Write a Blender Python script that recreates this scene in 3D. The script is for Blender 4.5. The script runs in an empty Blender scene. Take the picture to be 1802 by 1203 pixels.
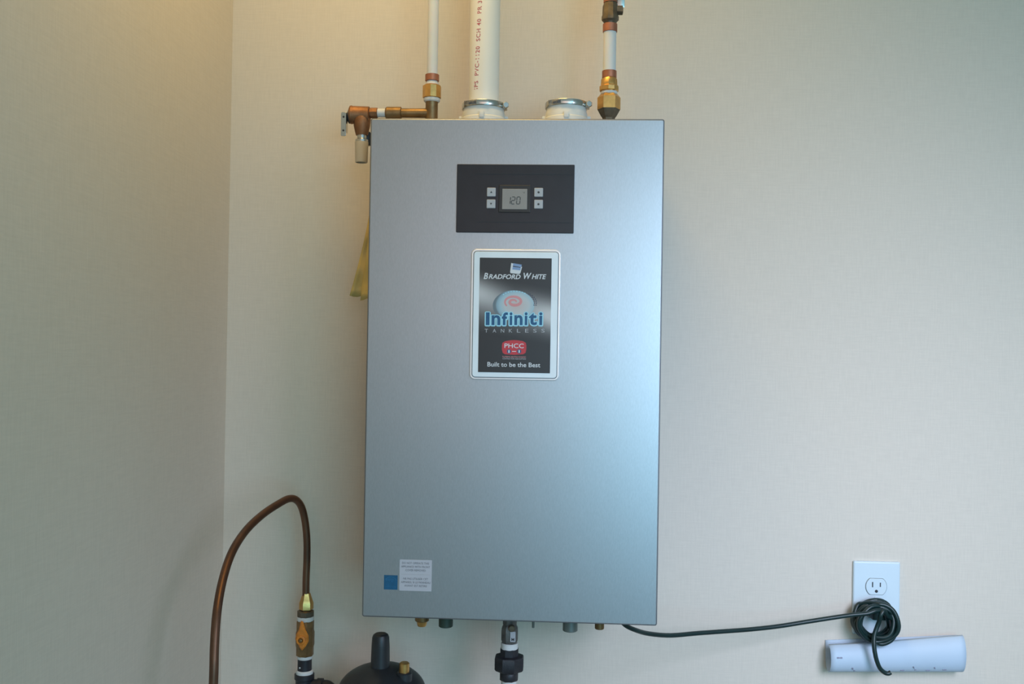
import bpy, bmesh, math, random
from mathutils import Vector, Matrix
random.seed(7)
SC = bpy.context.scene
COL = SC.collection

# ------------------------------------------------------------------ camera
F, CY, CZ = 1700.0, -1.67, 1.35
YAW, PITCH, ROLL = 0.05512, 0.00777, 0.01625
_f = Vector((-math.sin(YAW)*math.cos(PITCH), math.cos(YAW)*math.cos(PITCH), math.sin(PITCH)))
_r0 = Vector((math.cos(YAW), math.sin(YAW), 0)); _u0 = _r0.cross(_f)
CR = math.cos(ROLL)*_r0 + math.sin(ROLL)*_u0
CU = -math.sin(ROLL)*_r0 + math.cos(ROLL)*_u0
cam = bpy.data.objects.new('camera', bpy.data.cameras.new('camera')); COL.objects.link(cam)
cam.data.sensor_width = 36; cam.data.lens = F/1802*36; cam.data.clip_start = 0.02
cam.matrix_world = Matrix(((CR.x, CU.x, -_f.x, 0), (CR.y, CU.y, -_f.y, CY), (CR.z, CU.z, -_f.z, CZ), (0, 0, 0, 1)))
SC.camera = cam

# ------------------------------------------------------------------ world, lights, exposure
w = bpy.data.worlds.new('world'); SC.world = w; w.use_nodes = True
w.node_tree.nodes['Background'].inputs[0].default_value = (1.0, 0.93, 0.84, 1)
w.node_tree.nodes['Background'].inputs[1].default_value = 0.05
def area(name, loc, target, sx, sy, power, color, spread=180):
    l = bpy.data.lights.new(name, 'AREA'); l.shape = 'RECTANGLE'; l.size = sx; l.size_y = sy
    l.energy = power; l.color = color; l.spread = math.radians(spread)
    o = bpy.data.objects.new(name, l); COL.objects.link(o); o.location = loc
    o.rotation_euler = (Vector(target)-Vector(loc)).to_track_quat('-Z', 'Y').to_euler()
    return o
area('window_daylight', (0.95, -3.32, 1.35), (0.95, 0, 1.30), 1.25, 1.5, 29.7, (0.24, 0.74, 1.0))
area('added_light_right', (0.80, -1.45, 1.55), (0.45, 0, 0.75), 0.5, 0.7, 5.7, (0.76, 0.78, 1.0), 90)  # added lamp hanging mid-room to brighten from the right, no window here
area('added_fill_rear', (-0.2, -2.9, 1.7), (-0.2, 0, 1.3), 1.2, 1.0, 5.8, (1.0, 0.70, 0.63))  # added fill from behind the camera
area('ceiling_lamp', (-0.2, -0.45, 2.40), (-0.2, -0.40, 0), 0.4, 0.4, 5.2, (1.0, 0.64, 0.19))
SC.view_settings.view_transform = 'Standard'; SC.view_settings.look = 'None'
SC.view_settings.exposure = 0.0; SC.view_settings.gamma = 1.0
SC.view_settings.use_curve_mapping = False

# ------------------------------------------------------------------ helpers
def P(px, py, y):
    """photo pixel + real depth y -> world point (x, y, z)"""
    d = _f + CR*((px-901)/F) - CU*((py-601.5)/F)
    t = (y-CY)/d.y
    return Vector((d.x*t, y, CZ+d.z*t))
def S(y): return F/(y-CY)                    # pixels per metre at depth y
def V(px, py, y, r=0):                       # axis point of an upright round piece whose front surface is read off
    return Vector((P(px, py, y).x, y, P(px, py, y-r).z))

def mat(name, color, rough=0.5, metal=0.0, noise=0.0, nscale=40.0, bump=0.0, bscale=300.0, emit=None, coat=0.0, stretch=(1, 1, 1), spec=0.5, c2=None, sss=0.0):
    m = bpy.data.materials.new(name); m.use_nodes = True
    nt = m.node_tree; b = nt.nodes['Principled BSDF']
    b.inputs['Base Color'].default_value = (*color, 1)
    b.inputs['Roughness'].default_value = rough; b.inputs['Metallic'].default_value = metal
    b.inputs['Coat Weight'].default_value = coat
    b.inputs['Specular IOR Level'].default_value = spec
    if sss:
        b.inputs['Subsurface Weight'].default_value = sss; b.inputs['Subsurface Scale'].default_value = 0.01
    tc = nt.nodes.new('ShaderNodeTexCoord'); mp = nt.nodes.new('ShaderNodeMapping')
    mp.inputs['Scale'].default_value = stretch
    nt.links.new(tc.outputs['Object'], mp.inputs['Vector'])
    if noise > 0 or c2:
        n = nt.nodes.new('ShaderNodeTexNoise'); n.inputs['Scale'].default_value = nscale; n.inputs['Detail'].default_value = 6
        nt.links.new(mp.outputs['Vector'], n.inputs['Vector'])
        r = nt.nodes.new('ShaderNodeValToRGB')
        r.color_ramp.elements[0].position = 0.3; r.color_ramp.elements[1].position = 0.7
        lo = c2 if c2 else tuple(c*(1-noise) for c in color)
        hi = color if c2 else tuple(min(1, c*(1+noise)) for c in color)
        r.color_ramp.elements[0].color = (*lo, 1); r.color_ramp.elements[1].color = (*hi, 1)
        nt.links.new(n.outputs['Fac'], r.inputs['Fac']); nt.links.new(r.outputs['Color'], b.inputs['Base Color'])
    if bump > 0:
        n2 = nt.nodes.new('ShaderNodeTexNoise'); n2.inputs['Scale'].default_value = bscale; n2.inputs['Detail'].default_value = 3
        nt.links.new(mp.outputs['Vector'], n2.inputs['Vector'])
        bp = nt.nodes.new('ShaderNodeBump'); bp.inputs['Strength'].default_value = bump; bp.inputs['Distance'].default_value = 0.001
        nt.links.new(n2.outputs['Fac'], bp.inputs['Height']); nt.links.new(bp.outputs['Normal'], b.inputs['Normal'])
    return m

def wall_mat(name, color):
    """matt paint over a fine woven relief"""
    m = mat(name, color, 0.85, spec=0.2)
    nt = m.node_tree; b = nt.nodes['Principled BSDF']
    tc = nt.nodes.new('ShaderNodeTexCoord')
    outs = []
    for sc in ((420, 420, 36), (36, 36, 420)):
        mp = nt.nodes.new('ShaderNodeMapping'); mp.inputs['Scale'].default_value = sc
        n = nt.nodes.new('ShaderNodeTexNoise'); n.inputs['Scale'].default_value = 1.0; n.inputs['Detail'].default_value = 2
        nt.links.new(tc.outputs['Object'], mp.inputs['Vector']); nt.links.new(mp.outputs['Vector'], n.inputs['Vector'])
        outs.append(n.outputs['Fac'])
    ad = nt.nodes.new('ShaderNodeMath'); ad.operation = 'ADD'
    nt.links.new(outs[0], ad.inputs[0]); nt.links.new(outs[1], ad.inputs[1])
    mr = nt.nodes.new('ShaderNodeMapRange'); mr.inputs['From Min'].default_value = 0.6; mr.inputs['From Max'].default_value = 1.4
    mr.inputs['To Min'].default_value = 0.955; mr.inputs['To Max'].default_value = 1.045
    nt.links.new(ad.outputs[0], mr.inputs['Value'])
    mx = nt.nodes.new('ShaderNodeVectorMath'); mx.operation = 'SCALE'; mx.inputs[0].default_value = color
    nt.links.new(mr.outputs[0], mx.inputs['Scale']); nt.links.new(mx.outputs[0], b.inputs['Base Color'])
    bp = nt.nodes.new('ShaderNodeBump'); bp.inputs['Strength'].default_value = 0.12; bp.inputs['Distance'].default_value = 0.0006
    nt.links.new(ad.outputs[0], bp.inputs['Height']); nt.links.new(bp.outputs['Normal'], b.inputs['Normal'])
    return m

M = {}
M['wall'] = wall_mat('wall_paint', (0.66, 0.60, 0.52))
M['ceiling'] = mat('ceiling_paint', (0.75, 0.73, 0.68), 0.9, bump=0.2)
M['floor'] = mat('floor_concrete', (0.30, 0.29, 0.27), 0.8, noise=0.15, nscale=6, bump=0.3, bscale=60)
def brushed(name, color, rough):
    m = mat(name, color, rough, 0.85, noise=0.05, nscale=900, stretch=(1, 1, 0.25), bump=0.02, bscale=1500)
    return m
M['panel'] = brushed('silver_panel_metal', (0.40, 0.41, 0.43), 0.38)
M['case'] = mat('grey_case_steel', (0.22, 0.22, 0.23), 0.5, 0.6, noise=0.03)
M['rim'] = mat('dark_panel_rim', (0.13, 0.14, 0.16), 0.4, 0.6, noise=0.03)  # dark reflection along the cover's rounded edge, put into the colour
M['ctrl'] = mat('dark_control_plastic', (0.013, 0.017, 0.023), 0.3, noise=0.1, nscale=60, spec=0.35)
M['ctrl_line'] = mat('dark_groove', (0.006, 0.008, 0.012), 0.5, noise=0.1)
M['bezel'] = mat('black_bezel', (0.008, 0.010, 0.010), 0.35, noise=0.1)
M['lcd'] = mat('grey_display', (0.26, 0.25, 0.23), 0.3, noise=0.04, nscale=30)
M['button'] = mat('grey_button_rubber', (0.42, 0.42, 0.43), 0.5, noise=0.04)
M['symbol'] = mat('dark_print', (0.05, 0.05, 0.05), 0.6, noise=0.05)
M['digit'] = mat('display_digit', (0.035, 0.035, 0.033), 0.5, noise=0.05)
M['badge_white'] = mat('white_badge_plastic', (0.74, 0.80, 0.82), 0.35, noise=0.03)
M['badge_trim'] = mat('bright_badge_trim', (0.80, 0.80, 0.80), 0.25, 0.3, noise=0.03)
M['badge_line'] = mat('badge_groove', (0.16, 0.18, 0.19), 0.5, noise=0.05)
M['white_ink'] = mat('white_ink', (0.62, 0.63, 0.64), 0.5, noise=0.02)
M['grey_ink'] = mat('grey_ink', (0.40, 0.40, 0.41), 0.5, noise=0.02)
M['blue_ink'] = mat('deep_blue_ink', (0.012, 0.085, 0.19), 0.5, noise=0.15, nscale=150)
M['cyan_ink'] = mat('pale_cyan_ink', (0.32, 0.62, 0.72), 0.5, noise=0.05)
M['red_ink'] = mat('red_ink', (0.50, 0.035, 0.045), 0.5, noise=0.05)
M['pink_ink'] = mat('pink_ink', (0.62, 0.26, 0.26), 0.5, noise=0.05)
M['logo_blue'] = mat('logo_blue_ink', (0.20, 0.30, 0.48), 0.5, noise=0.05)
M['dark_dot'] = mat('dark_dot_ink', (0.04, 0.045, 0.08), 0.5, noise=0.05)
M['sticker'] = mat('white_sticker_paper', (0.44, 0.44, 0.47), 0.6, noise=0.02)
M['sticker_ink'] = mat('sticker_ink', (0.13, 0.13, 0.14), 0.6, noise=0.02)
M['sticker_blue'] = mat('blue_sticker', (0.004, 0.085, 0.18), 0.45, noise=0.15, nscale=120)
M['sticker_blue_light'] = mat('blue_sticker_print', (0.015, 0.13, 0.26), 0.45, noise=0.05)
M['brass'] = mat('brass', (0.62, 0.36, 0.12), 0.34, 0.85, noise=0.2, nscale=70, bump=0.1)
M['brass_old'] = mat('tarnished_brass', (0.25, 0.155, 0.07), 0.45, 0.75, noise=0.3, nscale=60, bump=0.15)
M['bronze'] = mat('bronze_casting', (0.27, 0.125, 0.055), 0.5, 0.6, noise=0.25, nscale=80, bump=0.4, bscale=600)
M['copper'] = mat('copper_ring_metal', (0.42, 0.17, 0.10), 0.45, 0.7, noise=0.2, nscale=60)
M['copper_tube'] = mat('aged_copper', (0.20, 0.098, 0.055), 0.42, 0.75, nscale=14, c2=(0.10, 0.055, 0.038), bump=0.05, bscale=200)
M['valve_dark'] = mat('dark_bronze', (0.14, 0.11, 0.075), 0.5, 0.6, noise=0.3, nscale=90, bump=0.2)
M['tape'] = mat('thread_seal_tape', (0.66, 0.66, 0.64), 0.7, noise=0.05, bump=0.4, bscale=900)
M['pex'] = mat('milky_plastic_tube', (0.66, 0.67, 0.66), 0.35, noise=0.03, nscale=20, sss=0.3)
M['pvc'] = mat('white_pipe_plastic', (0.78, 0.76, 0.70), 0.38, noise=0.02, nscale=20)
M['collar'] = mat('offwhite_collar', (0.70, 0.70, 0.66), 0.5, noise=0.03)
M['pvc_ink'] = mat('red_pipe_print', (0.46, 0.10, 0.13), 0.6, noise=0.3, nscale=300)
M['steel'] = mat('clamp_steel', (0.55, 0.55, 0.52), 0.22, 0.95, noise=0.08, nscale=50)
M['black_pipe'] = mat('black_iron', (0.028, 0.028, 0.034), 0.45, 0.3, noise=0.25, nscale=70, bump=0.25, bscale=500)
M['black_plastic'] = mat('black_cast_metal', (0.018, 0.021, 0.024), 0.42, noise=0.2, nscale=40, bump=0.1)
M['gunmetal'] = mat('grey_cast_fitting', (0.15, 0.145, 0.14), 0.45, 0.6, noise=0.3, nscale=90, bump=0.3)
M['beige'] = mat('beige_drain_plastic', (0.60, 0.50, 0.36), 0.5, noise=0.03)
M['handle'] = mat('orange_painted_lever', (0.62, 0.20, 0.02), 0.5, noise=0.3, nscale=120, bump=0.2)
M['port_green'] = mat('dark_green_port', (0.035, 0.06, 0.045), 0.5, 0.2, noise=0.2)
M['port_grey'] = mat('dull_steel_port', (0.15, 0.18, 0.17), 0.45, 0.5, noise=0.1)
M['plate'] = mat('white_outlet_plastic', (0.60, 0.71, 0.78), 0.35, noise=0.01)
M['slot'] = mat('dark_slot', (0.02, 0.02, 0.025), 0.6, noise=0.05)
M['cord'] = mat('dark_green_cord_rubber', (0.004, 0.020, 0.020), 0.4, noise=0.2, nscale=60)
M['paper'] = mat('white_curled_paper', (0.47, 0.58, 0.70), 0.6, noise=0.02, nscale=15)
M['smudge'] = mat('pencil_smudge', (0.22, 0.22, 0.30), 0.7, noise=0.2)
M['yellow'] = mat('yellow_plastic_bag', (0.70, 0.49, 0.14), 0.5, nscale=25, c2=(0.56, 0.43, 0.15), bump=0.3, bscale=120)

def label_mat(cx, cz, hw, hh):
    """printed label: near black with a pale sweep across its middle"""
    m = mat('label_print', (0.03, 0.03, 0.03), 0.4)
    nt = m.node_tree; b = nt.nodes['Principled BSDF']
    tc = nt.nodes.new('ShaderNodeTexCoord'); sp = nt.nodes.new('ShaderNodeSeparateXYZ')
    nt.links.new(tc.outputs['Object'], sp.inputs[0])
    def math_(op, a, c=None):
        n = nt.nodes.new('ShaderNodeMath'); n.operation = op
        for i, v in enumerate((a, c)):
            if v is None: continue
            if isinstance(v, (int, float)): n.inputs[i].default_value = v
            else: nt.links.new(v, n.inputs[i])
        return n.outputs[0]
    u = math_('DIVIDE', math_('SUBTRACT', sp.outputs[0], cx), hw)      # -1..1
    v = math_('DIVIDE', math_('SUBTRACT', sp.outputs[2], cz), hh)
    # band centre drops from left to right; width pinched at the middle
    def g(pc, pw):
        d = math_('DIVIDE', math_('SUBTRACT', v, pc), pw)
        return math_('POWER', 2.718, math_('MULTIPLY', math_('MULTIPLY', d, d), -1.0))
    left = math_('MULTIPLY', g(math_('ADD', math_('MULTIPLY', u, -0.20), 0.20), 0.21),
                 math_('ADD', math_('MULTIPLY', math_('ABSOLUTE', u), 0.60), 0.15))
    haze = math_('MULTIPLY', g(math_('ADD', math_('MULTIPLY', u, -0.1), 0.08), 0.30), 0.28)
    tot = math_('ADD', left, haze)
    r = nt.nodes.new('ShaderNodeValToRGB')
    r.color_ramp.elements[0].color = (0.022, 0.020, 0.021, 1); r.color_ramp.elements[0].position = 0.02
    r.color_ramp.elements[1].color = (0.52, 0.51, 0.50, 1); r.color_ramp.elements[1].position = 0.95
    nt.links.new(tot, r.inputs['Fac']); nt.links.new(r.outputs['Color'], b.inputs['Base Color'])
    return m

class MB:
    def __init__(s): s.v = []; s.f = []; s.m = []; s.mats = []
    def _m(s, material):
        if material not in s.mats: s.mats.append(material)
        return s.mats.index(material)
    def add(s, vs, fs, material):
        k = len(s.v); s.v += [Vector(p) for p in vs]; i = s._m(material)
        for f in fs: s.f.append([k+j for j in f]); s.m.append(i)
        return s
    def loft(s, rings, material, cap0=True, cap1=True, closed=True):
        n = len(rings[0]); vs = [p for r in rings for p in r]; fs = []
        for i in range(len(rings)-1):
            for j in range(n if closed else n-1):
                a = i*n+j; b = i*n+(j+1) % n
                fs.append((a, b, b+n, a+n))
        if cap0: fs.append(tuple(range(n-1, -1, -1)))
        if cap1: fs.append(tuple((len(rings)-1)*n+j for j in range(n)))
        return s.add(vs, fs, material)
    def lathe(s, a, d, prof, material, n=28, ph=0.0, cap0=True, cap1=True):
        a = Vector(a); d = Vector(d).normalized()
        e = Vector((0, 1, 0)) if abs(d.y) < 0.9 else Vector((1, 0, 0))
        u = d.cross(e).normalized(); w_ = d.cross(u)
        rings = [[a+d*t+(u*math.cos(ph+2*math.pi*j/n)+w_*math.sin(ph+2*math.pi*j/n))*r for j in range(n)] for t, r in prof]
        return s.loft(rings, material, cap0, cap1)
    def box(s, c, h, material, bev=0.0, rot=None):
        bm = bmesh.new(); bmesh.ops.create_cube(bm, size=2)
        for v in bm.verts: v.co = Vector((v.co.x*h[0], v.co.y*h[1], v.co.z*h[2]))
        if bev: bmesh.ops.bevel(bm, geom=list(bm.edges), offset=bev, segments=2, affect='EDGES', profile=0.6)
        R = rot if rot else Matrix.Identity(3)
        bm.verts.index_update()
        s.add([R @ v.co + Vector(c) for v in bm.verts], [[v.index for v in f.verts] for f in bm.faces], material)
        bm.free(); return s
    def tube(s, pts, r, material, n=12, caps=True):
        pts = [Vector(p) for p in pts]; rings = []; pu = None
        for i, p in enumerate(pts):
            t = (pts[min(i+1, len(pts)-1)]-pts[max(i-1, 0)]).normalized()
            if pu is None: pu = t.orthogonal().normalized()
            pu = (pu-t*pu.dot(t)).normalized(); b = t.cross(pu)
            rr = r(i/(len(pts)-1)) if callable(r) else r
            rings.append([p+(pu*math.cos(2*math.pi*j/n)+b*math.sin(2*math.pi*j/n))*rr for j in range(n)])
        return s.loft(rings, material, caps, caps)
    def plate(s, x0, x1, z0, z1, yb, yf, rad, material, edge=0.001, n=6):
        """upright rounded plate; yb behind, yf (smaller) in front"""
        def ring(ins, y):
            r = max(rad-ins, 0.0001); out = []
            for cx, cz, a0 in ((x1-ins-r, z1-ins-r, 0), (x0+ins+r, z1-ins-r, 90), (x0+ins+r, z0+ins+r, 180), (x1-ins-r, z0+ins+r, 270)):
                for k in range(n+1):
                    a = math.radians(a0+90*k/n); out.append((cx+r*math.cos(a), y, cz+r*math.sin(a)))
            return out
        rg = [ring(0, yb), ring(0, yf+edge)]
        for k in range(1, 4):
            a = math.pi/2*k/3; rg.append(ring(edge*(1-math.cos(a)), yf+edge*(1-math.sin(a))))
        return s.loft(rg, material)
    def build(s, name, parent=None):
        me = bpy.data.meshes.new(name)
        off = Vector((0, 0, 0)); q = parent
        while q is not None: off += q.location; q = q.parent
        me.from_pydata([tuple(p-off) for p in s.v], [], s.f)
        for m_ in s.mats: me.materials.append(m_)
        me.polygons.foreach_set('material_index', s.m)
        bm = bmesh.new(); bm.from_mesh(me); bmesh.ops.recalc_face_normals(bm, faces=bm.faces); bm.to_mesh(me); bm.free()
        me.set_sharp_from_angle(angle=math.radians(32))
        me.polygons.foreach_set('use_smooth', [len(p.vertices) <= 6 for p in me.polygons]); me.update()
        o = bpy.data.objects.new(name, me); COL.objects.link(o)
        if parent: o.parent = parent
        return o
def thing(name, label, cat, loc, group=None):
    o = bpy.data.objects.new(name, None); COL.objects.link(o); o.location = loc; o.empty_display_size = 0.05
    o['label'] = label; o['category'] = cat
    if group: o['group'] = group
    return o
def tag(o, label, cat=None):
    o['label'] = label
    if cat: o['category'] = cat
    return o
def struct(o): o['kind'] = 'structure'; return o
def spline(pts, k=8):
    pts = [Vector(p) for p in pts]; q = [2*pts[0]-pts[1]]+pts+[2*pts[-1]-pts[-2]]; out = []
    for i in range(1, len(q)-2):
        a, b, c, d = q[i-1:i+3]
        for j in range(k):
            t = j/k
            out.append(0.5*((2*b)+(c-a)*t+(2*a-5*b+4*c-d)*t*t+(3*b-a-3*c+d)*t**3))
    return out+[pts[-1]]
def text_mesh(body, shear=0.0, offset=0.0, spacing=1.0):
    """flat letters -> (verts 2D normalised to their box, faces, aspect)"""
    cu = bpy.data.curves.new('letters', 'FONT'); cu.body = body; cu.shear = shear; cu.offset = offset
    cu.space_character = spacing; cu.resolution_u = 3
    o = bpy.data.objects.new('letters', cu); COL.objects.link(o)
    bpy.context.view_layer.update()
    me = bpy.data.meshes.new_from_object(o.evaluated_get(bpy.context.evaluated_depsgraph_get()))
    vs = [Vector((v.co.x, v.co.y)) for v in me.vertices]; fs = [list(p.vertices) for p in me.polygons]
    bpy.data.objects.remove(o); bpy.data.curves.remove(cu); bpy.data.meshes.remove(me)
    x0 = min(v.x for v in vs); x1 = max(v.x for v in vs); y0 = min(v.y for v in vs); y1 = max(v.y for v in vs)
    return vs, fs, (x0, x1, y0, y1)
def letters(mb, body, cx, cz, width, height, y, material, shear=0.0, offset=0.0, spacing=1.0, ref=None):
    vs, fs, bb = text_mesh(body, shear, offset, spacing)
    r = ref or bb
    sx = width/(r[1]-r[0]); sz = height/(r[3]-r[2]); mx = (r[0]+r[1])/2; mz = (r[2]+r[3])/2
    mb.add([(cx+(v.x-mx)*sx, y, cz+(v.y-mz)*sz) for v in vs], fs, material)
    return bb

# ------------------------------------------------------------------ room
XL, XR, YN, H = -0.5946, 2.3, -3.4, 2.44
struct(MB().box(((XL+XR)/2, 0.05, H/2), ((XR-XL)/2+0.1, 0.05, H/2), M['wall']).build('wall_back'))
struct(MB().box((XL-0.05, YN/2, H/2), (0.05, -YN/2, H/2), M['wall']).build('wall_left'))
struct(MB().box(((XL+XR)/2, YN/2, -0.05), ((XR-XL)/2+0.1, -YN/2+0.1, 0.05), M['floor']).build('floor'))
struct(MB().box(((XL+XR)/2, YN/2, H+0.05), ((XR-XL)/2+0.1, -YN/2+0.1, 0.05), M['ceiling']).build('ceiling'))

struct(MB().box((XR+0.05, YN/2, H/2), (0.05, -YN/2, H/2), M['wall']).build('wall_right'))
struct(MB().box(((XL+XR)/2, YN-0.05, H/2), ((XR-XL)/2+0.1, 0.05, H/2), M['wall']).build('wall_front'))

# ------------------------------------------------------------------ tankless water heater
HX, HZ, HW, HH, YF = -0.0761, 1.3211, 0.4282, 0.7293, -0.27
x0, x1, z0, z1 = HX-HW/2, HX+HW/2, HZ-HH/2, HZ+HH/2
heater = thing('water_heater', 'tall silver wall-mounted tankless water heater with black control panel', 'water heater', (HX, -0.135, z0))
cb = MB(); cb.plate(x0+.004, x1-.004, z0+.004, z1-.004, -0.018, YF+.022, 0.003, M['case'], 0.002)
for zz in (z0+.06, z1-.06): cb.box((HX, -0.010, zz), (HW*.36, 0.010, 0.018), M['case'], 0.001)
tag(cb.build('case', heater), 'dark grey steel case and wall brackets')
rim = MB(); rim.plate(x0, x1, z0, z1, YF+.022, YF+.0012, 0.0034, M['rim'], 0.0006)
tag(rim.build('panel_rim', heater), 'thin edge of the front cover, dark reflection painted in')
MB().plate(x0+.0010, x1-.0010, z0+.0010, z1-.0010, YF+.003, YF, 0.0028, M['panel'], 0.0012).build('front_panel', heater)
K = 1/S(YF)                                  # metres per pixel on the front panel

def rect(a, b, c, d, y=YF):                  # pixel box on the panel -> metres
    p = P((a+c)/2, (b+d)/2, y); return p.x-(c-a)/2*K, p.x+(c-a)/2*K, p.z-(d-b)/2*K, p.z+(d-b)/2*K
# control panel
cx0, cx1, cz0, cz1 = rect(803, 289.5, 1010.5, 410)
ctrl = MB().plate(cx0, cx1, cz0, cz1, YF+.0005, YF-.003, 0.0012, M['ctrl'], 0.0006).build('control_panel', heater)
tag(ctrl, 'black rectangular control panel')
y_ = YF-.0031
g = MB()
for py in (307, 391.5):
    a, b, c, d = rect(838, py-.7, 1006, py+.7); g.box(((a+b)/2, y_, (c+d)/2), ((b-a)/2, .0002, (d-c)/2), M['ctrl_line'])
g.build('groove', ctrl)
a, b, c, d = rect(878, 326.5, 934, 374.5)
MB().plate(a, b, c, d, YF-.0028, YF-.0045, 0.001, M['bezel'], 0.0006).build('display_frame', ctrl)
a, b, c, d = rect(884, 333, 928, 369)
MB().plate(a, b, c, d, YF-.0040, YF-.0048, 0.0006, M['lcd'], 0.0003).build('display', ctrl)
SEG = {'1': 'bc', '2': 'abged', '0': 'abcdef'}
dg = MB()
for ch, px in (('1', 895.5), ('2', 903.5), ('0', 912.5)):
    pc = P(px, 353.5, YF); w_, h_ = 2.9*K, 6.2*K; t_ = .55*K
    segs = {'a': ((-1, 1), (1, 1)), 'b': ((1, 1), (1, 0)), 'c': ((1, 0), (1, -1)), 'd': ((1, -1), (-1, -1)), 'e': ((-1, -1), (-1, 0)), 'f': ((-1, 0), (-1, 1)), 'g': ((-1, 0), (1, 0))}
    for sgn in SEG[ch]:
        (ax, az), (bx, bz) = segs[sgn]
        A = Vector((pc.x+ax*w_+az*.5*K, 0, pc.z+az*h_)); B = Vector((pc.x+bx*w_+bz*.5*K, 0, pc.z+bz*h_))
        dv = (B-A).normalized(); A += dv*.5*K; B -= dv*.5*K; nv = Vector((-dv.z, 0, dv.x))*t_*1.25
        q4 = [A+nv, A-nv, B-nv, B+nv]
        dg.loft([[Vector((p.x, YF-.0047, p.z)) for p in q4], [Vector((p.x, YF-.00495, p.z)) for p in q4]], M['digit'])
letters(dg, '°F', P(922, 340, YF).x, P(922, 340, YF).z, 4*K, 3*K, YF-.00490, M['digit'])
tag(dg.build('display_digits', ctrl), 'grey digits reading 120')
for i, (px, py) in enumerate(((865, 338.7), (864.5, 359.3), (948, 339.2), (947.8, 360))):
    a, b, c, d = rect(px-7.8, py-7.8, px+7.8, py+7.8)
    MB().plate(a, b, c, d, YF-.0028, YF-.0050, 0.0012, M['button'], 0.0008).build('button', ctrl)
    s_ = MB(); pc = P(px, py, YF); k = 2.0*K; up = 1 if i in (0, 2) else -1
    if i in (0, 1): pl = [(-k, -k*.8*up), (k, -k*.8*up), (0, k*up)]
    else: pl = [(-k*.9, -k*.55), (-k*.4, -k*.9), (k*.4, -k*.9), (k*.9, -k*.4), (k*.9, k*.4), (k*.3, k*.9), (-k*.4, k*.9), (-k*.9, k*.5)]
    s_.loft([[(pc.x+u, YF-.0049, pc.z+v) for u, v in pl], [(pc.x+u, YF-.0052, pc.z+v) for u, v in pl]], M['symbol'])
    s_.build('button_symbol', ctrl)

# badge
a, b, c, d = rect(828, 438.5, 985.5, 668.5)
badge = MB()
badge.plate(a, b, c, d, YF+.0005, YF-.0035, 0.0075, M['badge_trim'], 0.0012)
badge.plate(a+3.2*K, b-3.2*K, c+3.2*K, d-3.2*K, YF-.003, YF-.0037, 0.0055, M['badge_line'], 0.0002)
badge.plate(a+4.6*K, b-4.6*K, c+4.6*K, d-4.6*K, YF-.003, YF-.0042, 0.0045, M['badge_white'], 0.0006)
badge = tag(badge.build('badge', heater), 'white rounded badge plate with printed black label')
a, b, c, d = rect(843, 454, 969.5, 655.5)
lcx, lcz, lhw, lhh = (a+b)/2, (c+d)/2, (b-a)/2, (d-c)/2
off = Vector((HX, -0.135, z0))
M['label'] = label_mat(lcx-off.x, lcz-off.z, lhw, lhh)
tag(MB().plate(a, b, c, d, YF-.004, YF-.0047, 0.0004, M['label'], 0.0001).build('label_sheet', badge), 'near black printed label with a pale sweep')
yl = YF-.0048
def at(px, py): p = P(px, py, YF); return p.x, p.z
def poly(mb, pts, y, material): mb.add([(at(*p)[0], y, at(*p)[1]) for p in pts], [tuple(range(len(pts)))], material)
lg = MB()
poly(lg, [(900, 463), (903.5, 464), (902, 474), (915, 475), (917, 469), (919, 470), (916, 481), (914, 482.5), (899, 481), (898, 479)], yl, M['white_ink'])
poly(lg, [(903.5, 463.5), (918.5, 466), (917.5, 470.5), (903, 468)], yl-.00005, M['logo_blue'])
poly(lg, [(902.7, 469.5), (917, 471.5), (915.8, 476), (901.8, 474.3)], yl-.00005, M['logo_blue'])
lg.build('logo', badge)
t = MB()
for w_, a_, b_, h_ in (('B', 851.5, 859.3, 11), ('RADFORD', 860.3, 916.5, 8.4), ('W', 921.5, 935.5, 11), ('HITE', 936, 961.5, 8.4)):
    X_, Z_ = at((a_+b_)/2, 491.3-h_/2)
    letters(t, w_, X_, Z_, (b_-a_)*K, h_*K, yl, M['white_ink'], shear=0.25, offset=0.022)
tag(t.build('lettering', badge), 'white maker lettering')
# globe with the swirl
gl = MB()
def ell(cx, cy, rx, ry, n=40, a0=0, a1=360): return [(cx+rx*math.cos(math.radians(a0+(a1-a0)*i/n)), cy-ry*math.sin(math.radians(a0+(a1-a0)*i/n))) for i in range(n+(a1-a0 < 360))]
def globe_mat(cx, cz, rx_, rz_):
    m = mat('globe_print', (0.4, 0.5, 0.5), 0.4); nt = m.node_tree; b = nt.nodes['Principled BSDF']
    tc = nt.nodes.new('ShaderNodeTexCoord'); mp = nt.nodes.new('ShaderNodeMapping'); mp.vector_type = 'POINT'
    mp.inputs['Scale'].default_value = (1/rx_, 0, 1/rz_); mp.inputs['Location'].default_value = (-cx/rx_, 0, -cz/rz_)
    ln = nt.nodes.new('ShaderNodeVectorMath'); ln.operation = 'LENGTH'; r = nt.nodes.new('ShaderNodeValToRGB')
    nt.links.new(tc.outputs['Object'], mp.inputs['Vector']); nt.links.new(mp.outputs['Vector'], ln.inputs[0])
    nt.links.new(ln.outputs['Value'], r.inputs['Fac']); nt.links.new(r.outputs['Color'], b.inputs['Base Color'])
    e_ = r.color_ramp.elements; e_[0].position = 0.15; e_[0].color = (0.50, 0.44, 0.42, 1); e_[1].position = 1.0; e_[1].color = (0.13, 0.17, 0.19, 1)
    for p_, c_ in ((0.55, (0.47, 0.50, 0.50, 1)), (0.78, (0.33, 0.47, 0.52, 1)), (0.92, (0.24, 0.36, 0.42, 1))):
        q_ = e_.new(p_); q_.color = c_
    return m
gX, gZ = at(905, 537)
M['globe'] = globe_mat(gX+.004-off.x, gZ-off.z, 38*K, 29*K)
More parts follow.
